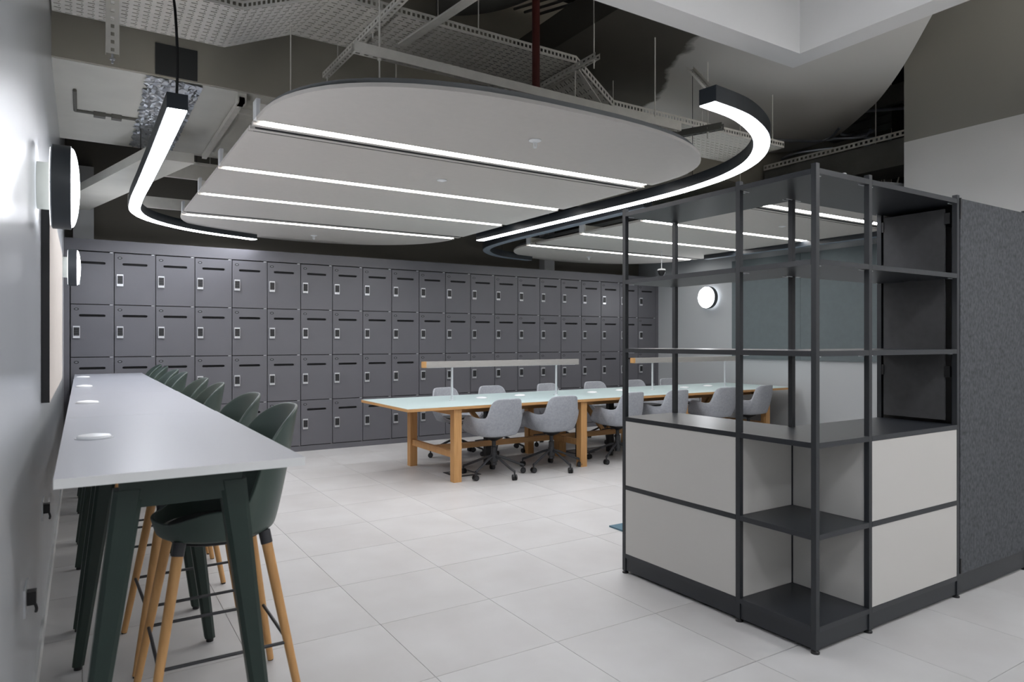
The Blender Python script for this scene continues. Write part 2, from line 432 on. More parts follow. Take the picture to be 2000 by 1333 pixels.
def sprinkler(x, y, raft_, big=True):
    p = (x-raft_.location.x, y-raft_.location.y, 0)
    s = MB().lathe([(0.006, -0.001), (0.042, -0.002), (0.04, -0.006), (0.02, -0.012), (0.012, -0.014)], n=24).build('sprinkler_head', M['white'], raft_, smooth=True, loc=p)
    if big:
        MB().box(-0.014, -0.009, -0.003, 0.003, -0.045, -0.012).box(0.009, 0.014, -0.003, 0.003, -0.045, -0.012).lathe([(0.012, -0.05), (0.012, -0.044)], n=16).cyl((0, 0, -0.045), (0, 0, -0.012), 0.003, n=8).build('nozzle', M['white'], s)
def wpt(px, py, z):
    d = 1333*(z-H)/(666.5-py); r = (px-1000)/1333*d
    return (.5335*d+.8458*r, .8458*d-.5335*r)
for px, py, q, big in ((1045, 274, ra, 1), (863, 352, ra, 0), (613, 460, ra, 1), (1150, 502, rb, 1), (1528, 442, rb, 0)):
    x, y = wpt(px, py, RZ); sprinkler(x, y, q, big)

# ------------------------------------------------------------------ curved pendant profiles
def pendant(pts, lit, label, hang, n=8):
    path = catmull([Vector((x, y, 0)) for x, y in pts], n)
    r = empty('curved_pendant_light', (pts[0][0], pts[0][1], 2.65), 0, label, 'pendant light')
    off = Vector((pts[0][0], pts[0][1], 0)); path = [p-off for p in path]
    MB().ribbon(path, 0.052, 0.002, 0.088).build('housing', M['ringdark'], r)
    # diffuser stops 3 mm before the ends
    d = MB().ribbon(path, 0.047, -0.002, 0.0035).build('diffuser', M['ring'] if lit else M['off'], r)
    for (hx, hy, ztop) in hang:
        MB().cyl((hx-off.x, hy-off.y, 0.088), (hx-off.x, hy-off.y, ztop-2.65), 0.0025, n=6).build('wire', M['cable'], r)
    return r
pl1 = pendant([(0.435, 4.05), (0.43, 5.0), (0.42, 6.0), (0.41, 6.9), (0.45, 7.5), (0.65, 7.98), (1.1, 8.42), (1.79, 8.74)], True,
        'lit black pendant profile at left, straight then curving away before the lockers', [(0.42, 6.5, 3.2), (1.1, 8.42, TOP)])
b = MB().tube(catmull([(0, 0.03, 0.085), (0.004, 0.035, 0.3), (-0.006, 0.05, 0.55), (0.006, 0.3, 0.76)], 6), 0.007, 8).build('cable', M['cable'], pl1)
pl2 = pendant([(2.77, 2.475), (3.12, 2.53), (3.52, 2.72), (3.86, 3.03), (4.08, 3.42), (4.19, 3.9), (4.22, 4.5), (4.2, 5.5), (4.18, 6.5), (4.165, 7.35)], True,
        'lit black pendant profile hooking round the right side of the large raft', [(4.19, 3.9, 3.6), (4.18, 6.5, 3.2)])
pl3 = pendant([(4.46, 4.7), (4.46, 5.5), (4.48, 6.5), (4.5, 7.3), (4.6, 7.9), (4.85, 8.3), (5.25, 8.6), (5.85, 8.76)], False,
        'unlit dark pendant profile curving round the left of the second raft', [(4.46, 4.9, 3.6), (4.48, 6.5, 3.2), (5.25, 8.6, TOP)])
pl4 = pendant([(8.02, 3.2), (8.02, 4.2), (8.02, 5.2), (8.02, 6.2), (8.02, 7.19)], False,
        'unlit straight dark pendant profile in front of the blue-grey pinboard', [(8.02, 3.6, TOP), (8.02, 5.6, 3.2), (8.02, 6.9, 3.2)])

# ------------------------------------------------------------------ perforated cable trays
def perf(b, P00, P10, P01, P11, nu, nv, su=0.62, sv=0.30, stagger=True):
    """perforated patch: rectangular slots as real holes. u runs P00->P10, v P00->P01"""
    P00, P10, P01, P11 = map(Vector, (P00, P10, P01, P11)); bm = b.bm
    f = lambda u, v: P00*(1-u)*(1-v)+P10*u*(1-v)+P01*(1-u)*v+P11*u*v
    for i in range(nu):
        for j in range(nv):
            u0, u1, v0, v1 = i/nu, (i+1)/nu, j/nv, (j+1)/nv
            s_u = su; 
            if stagger and j % 2: s_u = su*0.25
            cu, cv = (u0+u1)/2+((0.16/nu) if stagger and j % 2 else 0), (v0+v1)/2; hu, hv = s_u/2/nu, sv/2/nv
            o = [bm.verts.new(f(*q)) for q in ((u0, v0), (u1, v0), (u1, v1), (u0, v1))]
            q = [bm.verts.new(f(*k)) for k in ((cu-hu, cv-hv), (cu+hu, cv-hv), (cu+hu, cv+hv), (cu-hu, cv+hv))]
            for k in range(4):
                l = (k+1) % 4; bm.faces.new((o[k], o[l], q[l], q[k]))
def tray(secs, name, label, hangs):
    r = empty(name, secs[0][0], 0, label, 'cable tray'); o = Vector(secs[0][0])
    b = MB()
    for (A, B, C, D) in secs:   # A,B front edge start/end ; C,D back edge start/end
        A, B, C, D = [Vector(q)-o for q in (A, B, C, D)]
        L = (B-A).length; W = (C-A).length
        perf(b, A, B, C, D, max(2, round(L/0.058)), max(2, round(W/0.027)))
        up = Vector((0, 0, 0.055))
        for (p, q) in ((A, B), (C, D)):
            s = MB(); perf(s, p, q, p+up, q+up, max(2, round(L/0.032)), 1, 0.55, 0.38, False); s.build('side_flange', M['galv'], r)
    b.build('tray_bed', M['galv'], r)
    for (x, y, z) in hangs:
        MB().cyl(Vector((x, y, z))-o, Vector((x, y, TOP))-o, 0.004, n=6).build('threaded_rod', M['galv'], r)
    return r
Z1 = 3.4
tray([((XL+.01, 4.33, Z1), (0.82, 4.33, Z1), (XL+.01, 4.95, Z1), (0.82, 4.95, Z1)),
      ((0.82, 4.33, Z1), (1.24, 3.89, Z1), (0.82, 4.95, Z1), (1.155, 4.51, Z1)),
      ((1.24, 3.89, Z1), (3.0, 3.89, Z1), (1.155, 4.51, Z1), (3.0, 4.51, Z1)),
      ((3.0, 3.89, Z1), (3.35, 3.89, 3.15), (3.0, 4.51, Z1), (3.35, 4.51, 3.15)),
      ((3.35, 3.89, 3.15), (5.35, 3.89, 3.15), (3.35, 4.51, 3.15), (5.35, 4.51, 3.15))],
     'cable_tray', 'long pale perforated cable tray with a dog-leg above the rafts',
     [(1.52, 4.7, 3.4), (1.52, 3.7, 3.4), (2.2, 3.9, 3.4), (2.2, 4.5, 3.4), (4.3, 3.9, 3.16), (5.2, 3.9, 3.16)])

def strut(p0, p1, wd, ht, name, label, rods=(), m='galv', holes=True):
    """slotted C channel from p0 to p1 (bottom centre line); slots on the bottom and the sides"""
    p0, p1 = Vector(p0), Vector(p1); r = empty(name, p0, 0, label, 'ceiling channel')
    d = p1-p0; L = d.length; dn = d.normalized(); sd = dn.cross(Vector((0, 0, 1))).normalized()*wd/2; up = Vector((0, 0, ht))
    b = MB(); n = max(2, round(L/0.05))
    a, c = -sd, d-sd
    perf(b, -sd, d-sd, sd, d+sd, n, 1, 0.5, 0.35, False)
    for s_ in (-sd, sd):
        if holes: perf(b, s_, d+s_, s_+up, d+s_+up, n, 1, 0.45, 0.3, False)
        else:
            v = [b.bm.verts.new(q) for q in (s_, d+s_, d+s_+up, s_+up)]; b.bm.faces.new(v)
    b.build('channel', M[m], r)
    for (t, z0, z1) in rods:
        q = d*t; MB().cyl((q.x, q.y, z0-p0.z), (q.x, q.y, z1-p0.z), 0.005, n=8).cyl((q.x, q.y, -0.012), (q.x, q.y, -0.002), 0.011, n=6).build('threaded_rod', M['galv'], r)
    return r
strut((1.52, 4.99, 3.345), (1.55, 3.5, 3.345), 0.041, 0.041, 'support_channel', 'slotted steel channel crossing under the cable tray above the large raft', [(0.03, 2.76, 3.38), (0.62, 3.3, TOP)])
strut((2.99, 4.65, 3.345), (2.99, 3.64, 3.345), 0.041, 0.041, 'support_channel', 'slotted steel channel hung on a rod left of the white bulkhead', [(0.96, 3.29, TOP), (0.75, 2.9, 3.345)])
strut((1.235, 3.56, 2.965), (3.75, 3.62, 2.965), 0.041, 0.055, 'raft_channel', 'long pale steel channel lying over the near end of the large raft', [(0.06, 2.76, TOP), (0.48, 2.76, 3.0), (0.9, 2.76, TOP)], holes=False)
strut((1.66, 4.45, 3.06), (3.6, 4.5, 3.06), 0.041, 0.041, 'raft_channel', 'short steel channel behind the long one above the raft', [(0.1, 2.80, 3.38)], holes=False)
e = empty('steel_strap', (1.79, 4.2, 3.36), 0, 'plain flat steel strap crossing below the cable tray', 'ceiling channel')
MB().hexa([(-.03, 0, 0), (0.08, -.9, 0), (0.14, -.9, 0), (0.03, 0, 0)], [(-.03, 0, 0.012), (0.08, -.9, 0.012), (0.14, -.9, 0.012), (0.03, 0, 0.012)]).build('strap', M['galv'], e)
MB().cyl((0.09, -.7, 0.012), (0.09, -.7, TOP-3.36), 0.004, n=6).build('threaded_rod', M['galv'], e)
strut((2.98, 3.85, 3.33), (3.42, 3.9, 2.96), 0.03, 0.01, 'brace_strip', 'short slotted brace slanting down from the hung channel', holes=False)
# vertical slotted post at top left
r = empty('slotted_post', (0.37, 4.0, 3.06), 0, 'vertical slotted steel channel hanging in front of the tray at top left', 'ceiling channel')
b = MB(); perf(b, (-0.033, 0, 0), (0.033, 0, 0), (-0.033, 0, 1.54), (0.033, 0, 1.54), 1, 34, 0.28, 0.45, False)
b.box(-0.034, -0.033, 0, 0.04, 0, 1.54).box(0.033, 0.034, 0, 0.04, 0, 1.54); b.build('channel', M['galv'], r)
MB().cyl((0, 0.02, -0.05), (0, 0.02, 0.02), 0.006, n=8).cyl((0, 0.02, -0.03), (0, 0.02, -0.02), 0.014, n=6).build('bolt', M['silver'], r)
r.location = (*wpt(220, 105, 3.06), 3.06)

# ducts, conduits and pipes in the plenum
M['ductgrey2'] = mat('dark_grey_patch', (70,71,70), 0.8)
def diag_duct():
    b = MB().prism([(-.15, 8.56), (.44, 6.26), (.80, 6.26), (.036, 9.28), (-.15, 9.28)], 2.9, 2.98)
    o = b.build('air_duct', M['ductw'], bevel=0.006)
    return tag(o, 'pale rectangular air duct slanting behind the left pendant light', 'duct')
dd = diag_duct()
b = MB(); NU, NV = 16, 84; g_ = []
for v_ in range(NV+1):
    for u_ in range(NU+1):
        e_ = u_ in (0, NU)
        g_.append(b.bm.verts.new((0.34*u_/NU+random.uniform(-.006, .006)+(random.uniform(-.02, .012) if u_ == 0 else 0), 1.97*v_/NV+random.uniform(-.006, .006), 0.012-(0 if v_ > NV-1 else random.uniform(0, .020)))))
for v_ in range(NV):
    for u_ in range(NU):
        a_ = v_*(NU+1)+u_
        if (u_+v_) % 2: b.bm.faces.new((g_[a_], g_[a_+1], g_[a_+NU+2])); b.bm.faces.new((g_[a_], g_[a_+NU+2], g_[a_+NU+1]))
        else: b.bm.faces.new((g_[a_], g_[a_+1], g_[a_+NU+1])); b.bm.faces.new((g_[a_+1], g_[a_+NU+2], g_[a_+NU+1]))
o = b.build('foil_patch', M['foil'])
o.location = (0.38, 5.19, 3.186); tag(o, 'crinkled silver foil tape wrapped under the pale beam behind the cable', 'foil')
tag(box('grey_patch', M['ductgrey2'], 0.42, 0.68, 5.160, 5.169, 3.21, 3.42), 'dark grey rectangular patch on the taupe beam above the foil', 'patch')
# thin conduit frame on the beam underside left
M['conduit'] = mat('grey_conduit', (120,118,112), 0.6)
b = MB().tube([(0, 5.75, 3.19), (0, 6.25, 3.19)], 0.012).tube([(0, 6.25, 3.19), (0.43, 6.25, 3.19)], 0.012)
b.box(0.12, 0.2, 6.22, 6.28, 3.165, 3.2).box(0.24, 0.31, 6.22, 6.28, 3.165, 3.2)
tag(b.build('conduit', M['conduit'], loc=(-0.04, 0, 0)), 'thin painted conduit bent on the pale beam at top left', 'conduit')
tag(MB().box(-0.02, 0.02, 5.2, 7.0, 3.13, 3.17).box(-0.03, 0.03, 5.2, 5.3, 3.13, 3.2).build('ceiling_rail', M['galv'], loc=(0.98, 0, 0)), 'grey metal rail running back under the beam beside the foil', 'rail')
tag(box('ceiling_rail', M['galv'], 1.0, 2.3, 5.42, 5.46, 3.12, 3.16), 'grey metal rail running right behind the edge of the raft', 'rail')
tag(MB().box(0.42, 1.9, 7.25, 7.29, 2.98, 3.12).box(0.42, 1.9, 7.21, 7.33, 3.12, 3.14).build('steel_angle', M['galv']), 'galvanised steel angle seen between pendant light and raft', 'steel angle')
tag(MB().box(0.42, 1.9, 8.35, 8.39, 2.86, 2.98).build('steel_angle', M['galv']), 'lower galvanised steel angle between pendant light and raft', 'steel angle')
tag(MB().cyl((2.56, 3.76, 2.8), (2.56, 3.76, TOP), 0.026, n=20).cyl((2.56, 3.76, 3.05), (2.56, 3.76, 3.1), 0.032, n=20).build('sprinkler_pipe', M['red'], smooth=True), 'vertical red sprinkler pipe passing behind the long channel', 'pipe')
def arcduct(c, R0, rr_, a0, a1, z, name, label, m='plenum'):
    pts = [(c[0]+R0*math.cos(R(a)), c[1]+R0*math.sin(R(a)), z) for a in range(a0, a1+1, 6)]
    return tag(MB().tube(pts, rr_, 20).build(name, M[m], smooth=True), label, 'duct')
M['ductgrey'] = mat('dusty_duct', (112,112,107), 0.7, var=0.08, scale=5)
arcduct((2.1, 4.2), 0.75, 0.14, -40, 70, 4.15, 'bent_duct', 'dim bent round duct high in the ceiling void left of the red pipe', 'ductgrey')
for k in range(7):
    x = 2.3+0.11*k; pts = catmull([(x-0.3, 3.0, 4.3), (x+0.25, 3.6+0.04*k, 4.12-0.02*k), (x+0.55, 4.4, 4.22), (x+0.5, 5.1, 4.35)], 6)
    tag(MB().tube(pts, 0.012, 6).build('ceiling_cable', M['ductgrey']), 'dark cable sagging high in the ceiling void near the red pipe', 'cable', 'cables in the ceiling void')
# services seen behind the curved soffit, upper right
r = empty('service_duct', (6.9, 5.0, 3.1), 0, 'long dark duct with a slotted rail above the shelving, upper right', 'duct')
box('duct_body', M['ductgrey'], -0.25, 0.25, -3.0, 0.1, 0.0, 0.26, r)
b = MB(); perf(b, (-0.26, -3.0, 0.27), (-0.26, 0.1, 0.27), (-0.26, -3.0, 0.33), (-0.26, 0.1, 0.33), 60, 1, 0.5, 0.4, False); b.build('slotted_rail', M['galv'], r)
for y in (-2.4, -1.2): MB().cyl((-0.24, y, 0.26), (-0.24, y, 1.5), 0.006, n=6).build('threaded_rod', M['galv'], r)
tag(MB().box(7.26, 7.36, 3.87, 3.97, 2.75, TOP).build('black_pipe', M['black']), 'black square downpipe beside the edge of the right wall', 'pipe')
tag(MB().tube(catmull([(7.0, 4.1, 3.1), (7.02, 4.1, 2.95), (6.98, 4.12, 2.8), (7.08, 4.1, 2.66)], 6), 0.035, 10).build('flexible_hose', M['black'], smooth=True), 'thick black hose hanging below the dark service duct', 'hose')
for k in range(3):
    pts = catmull([(7.1, 4.02-0.03*k, 3.1), (7.1, 3.97, 2.94-0.06*k), (7.1, 3.90, 2.88-0.07*k), (7.12, 3.82, 3.1)], 8)
    tag(MB().tube(pts, 0.006, 6).build('looped_cable', M['galv']), 'thin cable hanging beside the black downpipe in '+('the shallowest loop', 'the middle loop', 'the deepest loop')[k], 'cable', 'looped cables upper right')
for k in range(26):
    x, y = 6.5+random.random()*1.4, 3.3+random.random()*1.6; z = 3.55+random.random()*0.35
    if k < 9:
        pts = [(x, y, z), (x+random.uniform(-.3, .3), y+random.uniform(.1, .4), z+random.uniform(-.05, .05)), (x+random.uniform(-.5, .5), y+.6, z+random.uniform(-.05, .1))]
        tag(MB().tube(catmull(pts, 4), 0.016, 6).build('service_hose', M['foil']), 'thin silvery service hose in the dark void above the right of the shelving', 'hose', 'silvery hoses in the void')
for k in range(3):
    tag(box('sheet_duct', M['ductgrey'], 7.2+0.3*k, 7.42+0.3*k, 2.6, 5.1, 3.9, 4.1), 'dim parallel duct in the void upper right, '+('nearest the curved soffit', 'middle of the three', 'nearest the right wall')[k], 'duct', 'parallel ducts upper right')
# hook bracket above the near pendant end
strut((2.95, 2.62, 2.80), (3.2, 3.0, 3.10), 0.041, 0.02, 'bracket_arm', 'short perforated steel arm above the end of the hooked pendant light', holes=False)
strut((3.75, 4.7, 3.05), (4.2, 3.6, 3.05), 0.05, 0.05, 'support_channel', 'dark slotted channel between raft and hooked pendant light', [(0.9, 3.0, 3.6)], m='ductgrey')

# ------------------------------------------------------------------ wall lamps and boards
def wall_lamp(x, y, z, ax, label):
    r = empty('wall_lamp', (x, y, z), 0, label, 'wall lamp')
    MB().lathe([(0.10, 0.0005), (0.10, 0.052)], axis=ax, n=40).build('mount', M['lampstem'], r, smooth=True)
    MB().lathe([(0.17, 0.05), (0.179, 0.055), (0.179, 0.122), (0.172, 0.124)], axis=ax, n=56).build('housing', M['lampdark'], r, smooth=True)
    MB().lathe([(0.104, 0.0475), (0.165, 0.0475), (0.165, 0.0497), (0.104, 0.0497)], axis=ax, n=48).build('back_glow_ring', M['glow'], r)
    prof = [(0.17, 0.1235)]+[(0.17*math.cos(t*math.pi/16), 0.124+0.030*math.sin(t*math.pi/16)) for t in range(1, 8)]+[(0.01, 0.154)]
    MB().lathe(prof, axis=ax, n=56).build('diffuser', M['globe'], r, smooth=True)
wall_lamp(XL, 3.54, 2.075, 'X', 'round wall lamp nearest the camera on the glossy left wall')
wall_lamp(XL, 7.9, 2.125, 'X', 'smaller-looking round wall lamp on the left wall close to the lockers')
wall_lamp(XR, 7.6, 2.11, '-X', 'round glowing wall lamp on the grey wall right of the lockers')

r = empty('wall_pinboard', (XL, 3.87, 1.12), 0, 'cream wall pinboard with black edge behind the near lamp on the left wall', 'pinboard')
box('board', M['cream'], 0.006, 0.034, 0.006, 2.53, 0.0, 0.97, r)
MB().box(0.001, 0.0335, 0.0, 0.006, 0.0, 0.97).build('edge_strip', M['black'], r)
r = empty('wall_pinboard', (XR, 7.17, 1.14), 0, 'large blue-grey pinboard on the right wall above the end of the long desk', 'pinboard')
for k in range(4):
    box('panel', M['pin'], -0.03, -0.001, -1.2*(k+1)+0.002, -1.2*k-0.002, 0.0, 1.51, r, bevel=0.002)
# dome camera
r = empty('security_camera', (8.5, 8.55, 2.50), 0, 'small dark security camera hanging in the corner above the last locker', 'camera')
MB().cyl((0, 0, 0.05), (0, 0, 0.6), 0.006, n=8).build('stem', M['white'], r)
MB().lathe([(0.02, 0.06), (0.046, 0.055), (0.058, 0.045), (0.060, 0.032)], n=28).build('housing', M['white'], r, smooth=True)
MB().lathe([(0.056*math.cos(t*math.pi/20), 0.032-0.085*math.sin(t*math.pi/20)) for t in range(0, 10)], n=28).build('lens_dome', M['black'], r, smooth=True)
r.location = (*wpt(1292, 533, 2.40), 2.40)
# sockets with plugs on the left wall
for k, (px, py) in enumerate(((70, 1165), (97, 992))):
    rd = (px-1000)/1333; d = (XL+0.03)/(.5335+.8458*rd); y = (.8458-.5335*rd)*d; z = H-(py-666.5)*d/1333
    r = empty('wall_socket', (XL, y, z), 0, ['steel wall socket with a black plug, nearest the camera under the bar table', 'steel wall socket with a black plug, further along the left wall'][k], 'socket')
    box('plate', M['silver'], 0.0003, 0.006, -0.075, 0.075, -0.045, 0.045, r, bevel=0.002)
    MB().box(0.006, 0.032, -0.022, 0.018, -0.022, 0.022).build('plug', M['black'], r, bevel=0.006)
    MB().tube(catmull([(0.026, 0, -0.018), (0.032, 0.0, -0.04), (0.03, 0.01, -0.055)], 5), 0.005, 6).build('cable', M['black'], r)

# ------------------------------------------------------------------ bar tables along the left wall
TL, TX0, TX1, TZ = 1.66, -0.062, 0.586, 1.05
def bar_leg(xt, xf, y):
    """tapered folded-steel leg; wide at top"""
    b = MB()
    s = 1 if xt > 0.26 else -1
    def sec(x, wd, dp, z):
        c = 0.012
        return [(x-wd/2, y-dp/2+c, z), (x-wd/2+c, y-dp/2, z), (x+wd/2-c, y-dp/2, z), (x+wd/2, y-dp/2+c, z), (x+wd/2, y+dp/2, z), (x-wd/2, y+dp/2, z)]
    b.hexa(sec(xf, 0.044, 0.05, 0.018), sec(xt, 0.078, 0.062, 0.985))
    return b
def bar_table(k):
    y0 = 2.13+k*TL
    r = empty('bar_table', (0, y0, 0), 0)
    b = MB().box(TX0, TX1-0.012*k*0.3, 0.002, TL-0.002, TZ-0.026, TZ, 0); t = b.build('tabletop', [M['tabletop'], M['tabledge']], r, bevel=0.0015)
    for p in t.data.polygons:
        if abs(p.normal.z) < 0.5: p.material_index = 1
    yy = (0.125, 1.34) if k == 0 else (0.14, 1.2) if k == 1 else (0.16, 1.15) if k == 2 else (0.16, 1.3)
    for y in yy:
        for (xt, xf) in ((0.115, -0.012), (0.395, 0.51)):
            l = bar_leg(xt, xf, y).build('leg', M['green'], r)
            MB().cyl((xf, y, 0.0), (xf, y, 0.02), 0.016, n=14).build('foot', M['black'], l)
        MB().box(0.09, 0.42, y-0.028, y+0.028, 0.955, 1.0235).box(0.14, 0.38, y-0.02, y+0.02, 0.93, 0.958).build('crossbar', M['green'], r, bevel=0.004)
    box('beam', M['green'], 0.2, 0.3, yy[0]+0.03, yy[1]-0.03, 0.98, 1.0235, r)
    return r
names = ['nearest the camera', 'second from the camera', 'third from the camera', 'farthest, next to the lockers']
for k in range(4): tag(bar_table(k), 'pale grey high table on dark green splayed legs, '+names[k], 'high table', 'row of high tables along the left wall')
def power_disc(x, y, z, label, rad, grp):
    r = empty('power_disc', (x, y, z), 0, label, 'power outlet', grp)
    MB().lathe([(rad, 0.0003), (rad, 0.006), (rad*0.92, 0.011), (rad*0.3, 0.016), (0.003, 0.017)], n=36).build('cover', M['white'], r, smooth=True)
    MB().lathe([(rad*1.12, 0.0002), (rad*1.12, 0.0022)], n=36).build('rim', M['silver'], r)
for k, (x, y) in enumerate(((0.04, 2.97), (0.03, 4.66), (0.02, 6.33), (0.015, 7.95))):
    power_disc(x, y, TZ, 'round white power outlet cover on the high table '+names[k], 0.056, 'power outlets on the high tables')

# ------------------------------------------------------------------ polar shells (stool and task chair)
def polar_shell(name, m, parent, rows, thick, nth=56):
    """rows: list of functions th -> (x, y, z), centre outwards"""
    bm = bmesh.new(); c = bm.verts.new(rows[0](0)); rings = []
    for f in rows[1:]:
        rings.append([bm.verts.new(f(2*math.pi*i/nth)) for i in range(nth)])
    for i in range(nth): bm.faces.new((c, rings[0][i], rings[0][(i+1) % nth]))
    for a, b in zip(rings, rings[1:]):
        for i in range(nth):
            j = (i+1) % nth; bm.faces.new((a[i], b[i], b[j], a[j]))
    bmesh.ops.recalc_face_normals(bm, faces=bm.faces)
    me = bpy.data.meshes.new(name); bm.to_mesh(me); bm.free(); me.materials.append(m)
    for p in me.polygons: p.use_smooth = True
    o = bpy.data.objects.new(name, me); COL.objects.link(o); o.parent = parent
    s = o.modifiers.new('solid', 'SOLIDIFY'); s.thickness = thick; s.offset = 0
    s = o.modifiers.new('sub', 'SUBSURF'); s.levels = 1; s.render_levels = 1
    return o
def sstep(a, b, x):
    t = max(0, min(1, (x-a)/(b-a))); return t*t*(3-2*t)
def back_ang(th):   # 0 at the back (-Y), pi at the front
    a = (th+math.pi/2) % (2*math.pi)
    return min(a, 2*math.pi-a)

def make_stool():
    r = empty('bar_stool', (0, 0, 0))
    SZ = 0.69
    def rim_h(th):
        a = math.degrees(back_ang(th))
        base = 0.80-0.05*sstep(100, 150, a)
        return base+(0.355*max(0, 1-(a/72)**3.0)**0.62 if a < 72 else 0)
    def pt(th, s):
        a = math.degrees(back_ang(th)); c, sn = math.cos(th), math.sin(th)
        bx, by = 0.225, 0.205
        h = rim_h(th); lean = 0.075*sstep(110, 30, a)+0.018
        if s <= 1:    # seat pan
            z = SZ-0.02*(1-s**2)-0.002 if s < 1 else SZ+0.004
            return (bx*s*c, by*s*sn, z)
        t = s-1       # wall
        k = t**0.8
        return ((bx+(lean*0.55+0.012)*k)*c, (by+lean*k)*sn, SZ+0.004+(h-SZ-0.004)*t)
    rows = [lambda th, s=s: pt(th, s) for s in (0, 0.3, 0.6, 0.82, 0.94, 1.0, 1.03, 1.1, 1.25, 1.45, 1.65, 1.85, 1.97, 2.0)]
    # soften the pan-to-wall corner
    polar_shell('shell', M['shell'], r, rows, 0.012)
    MB().lathe([(0.02, SZ-0.012), (0.18, SZ-0.006), (0.19, SZ+0.006), (0.17, SZ+0.022), (0.02, SZ+0.03)], n=40).build('seat_pad', M['blackshell'], r, smooth=True)
    MB().lathe([(0.03, SZ-0.036), (0.15, SZ-0.036), (0.165, SZ-0.03), (0.165, SZ-0.016)], n=32).build('seat_frame', M['blackshell'], r, smooth=True)
    zt = SZ-0.004
    for sx in (-1, 1):
        for sy in (-1, 1):
            T = Vector((sx*0.146, sy*0.146, zt)); F = Vector((sx*0.262, sy*0.262, 0.006))
            q = T+(F-T)*0.07
            l = MB().cyl(F, q, 0.0135, 0.0195, 18).build('leg', M['oak'], r, smooth=True)
            MB().cyl(q, T, 0.0215, 0.022, 18).build('leg_socket', M['chairmetal'], l, smooth=True)
            MB().cyl((F.x, F.y, 0), F, 0.012, n=12).build('foot', M['black'], l)
    zf = 0.27; t = (zt-zf)/(zt-0.006); a = 0.150+t*0.112
    MB().tube([(-a, -a, zf), (a, -a, zf)], 0.0065).tube([(a, -a, zf), (a, a, zf)], 0.0065).tube([(a, a, zf), (-a, a, zf)], 0.0065).tube([(-a, a, zf), (-a, -a, zf)], 0.0065).build('footrest', M['chairmetal'], r, smooth=True)
    return r
sp = make_stool()
sy = (2.86, 3.53, 4.52, 5.15, 6.25, 6.85, 7.75, 8.38)
slabs = ['nearest the camera', 'second from the camera', 'third from the camera', 'fourth from the camera', 'fourth from the lockers', 'third from the lockers', 'second from the lockers', 'farthest, right by the lockers']
for i, y in enumerate(sy):
    o = sp if i == 0 else dup(sp)
    o.location = (0.445, y, 0); o.rotation_euler = (0, 0, R(90)+R((0, 2, -2, 1, 0, 2, -1, 0)[i]))
    tag(o, 'green-grey shell bar stool on wooden legs, '+slabs[i], 'stool', 'bar stools at the high tables')

# ------------------------------------------------------------------ long oak desk
dx0, dx1, dy0, dy1, dz = 2.615, 8.50, 6.0, 7.27, 0.762
r = empty('long_desk', (2.615, 6.0, 0), 0, 'long shared oak desk with pale mint top in front of the lockers', 'desk')
def P(b, name, m, **k):
    o = b.build(name, m, r, **k); return o
off = Vector((-2.615, -6.0, 0))
def rb_(x0, x1, y0, y1, z0, z1): return MB().box(x0+off.x, x1+off.x, y0+off.y, y1+off.y, z0, z1)
P(rb_(dx0, dx1, dy0, dy1, dz-0.030, dz-0.003), 'tabletop', M['oakx'], bevel=0.001)
P(rb_(dx0+0.004, dx1-0.004, dy0+0.004, dy1-0.004, dz-0.003, dz), 'desktop_inlay', M['lino'])
for x in (3.17, 4.76, 6.36, 7.95):
    for y in (6.075, 7.14):
        P(rb_(x-0.042, x+0.042, y-0.04, y+0.045, 0.0, dz-0.031), 'leg', M['oak'], bevel=0.004)
    P(rb_(x-0.02, x+0.02, 6.122, 7.098, 0.235, 0.30), 'stretcher', M['oak'], bevel=0.002)
    P(rb_(x-0.02, x+0.02, 6.122, 7.098, 0.665, dz-0.031), 'stretcher', M['oak'], bevel=0.002)
for (xa, xb) in ((3.19, 4.74), (4.78, 6.34), (6.38, 7.93)):
    P(rb_(xa, xb, 6.60, 6.65, 0.235, 0.295), 'long_rail', M['oakx'], bevel=0.002)
    P(rb_(xa+0.02, xb-0.02, 6.30, 6.33, 0.66, dz-0.031), 'apron', M['oakx'])
    P(rb_(xa+0.02, xb-0.02, 6.93, 6.96, 0.66, dz-0.031), 'apron', M['oakx'])
    xm = (xa+xb)/2
    for s in (-1, 1):
        b = MB(); x_, y_ = xm+off.x, 0.625
        b.hexa([(x_+s*0.03-0.03, y_-0.02, 0.29), (x_+s*0.03+0.03, y_-0.02, 0.29), (x_+s*0.03+0.03, y_+0.02, 0.29), (x_+s*0.03-0.03, y_+0.02, 0.29)],
               [(x_+s*0.40-0.03, y_-0.02, 0.73), (x_+s*0.40+0.03, y_-0.02, 0.73), (x_+s*0.40+0.03, y_+0.02, 0.73), (x_+s*0.40-0.03, y_+0.02, 0.73)])
        b.build('brace', M['oak'], r)
    P(rb_(xa+0.2, xb-0.2, 6.45, 6.8, 0.655, 0.725), 'cable_basket', M['black'])
P(rb_(4.92, 5.02, 6.72, 6.83, 0.0, dz-0.031), 'centre_post', M['oak'], bevel=0.003)
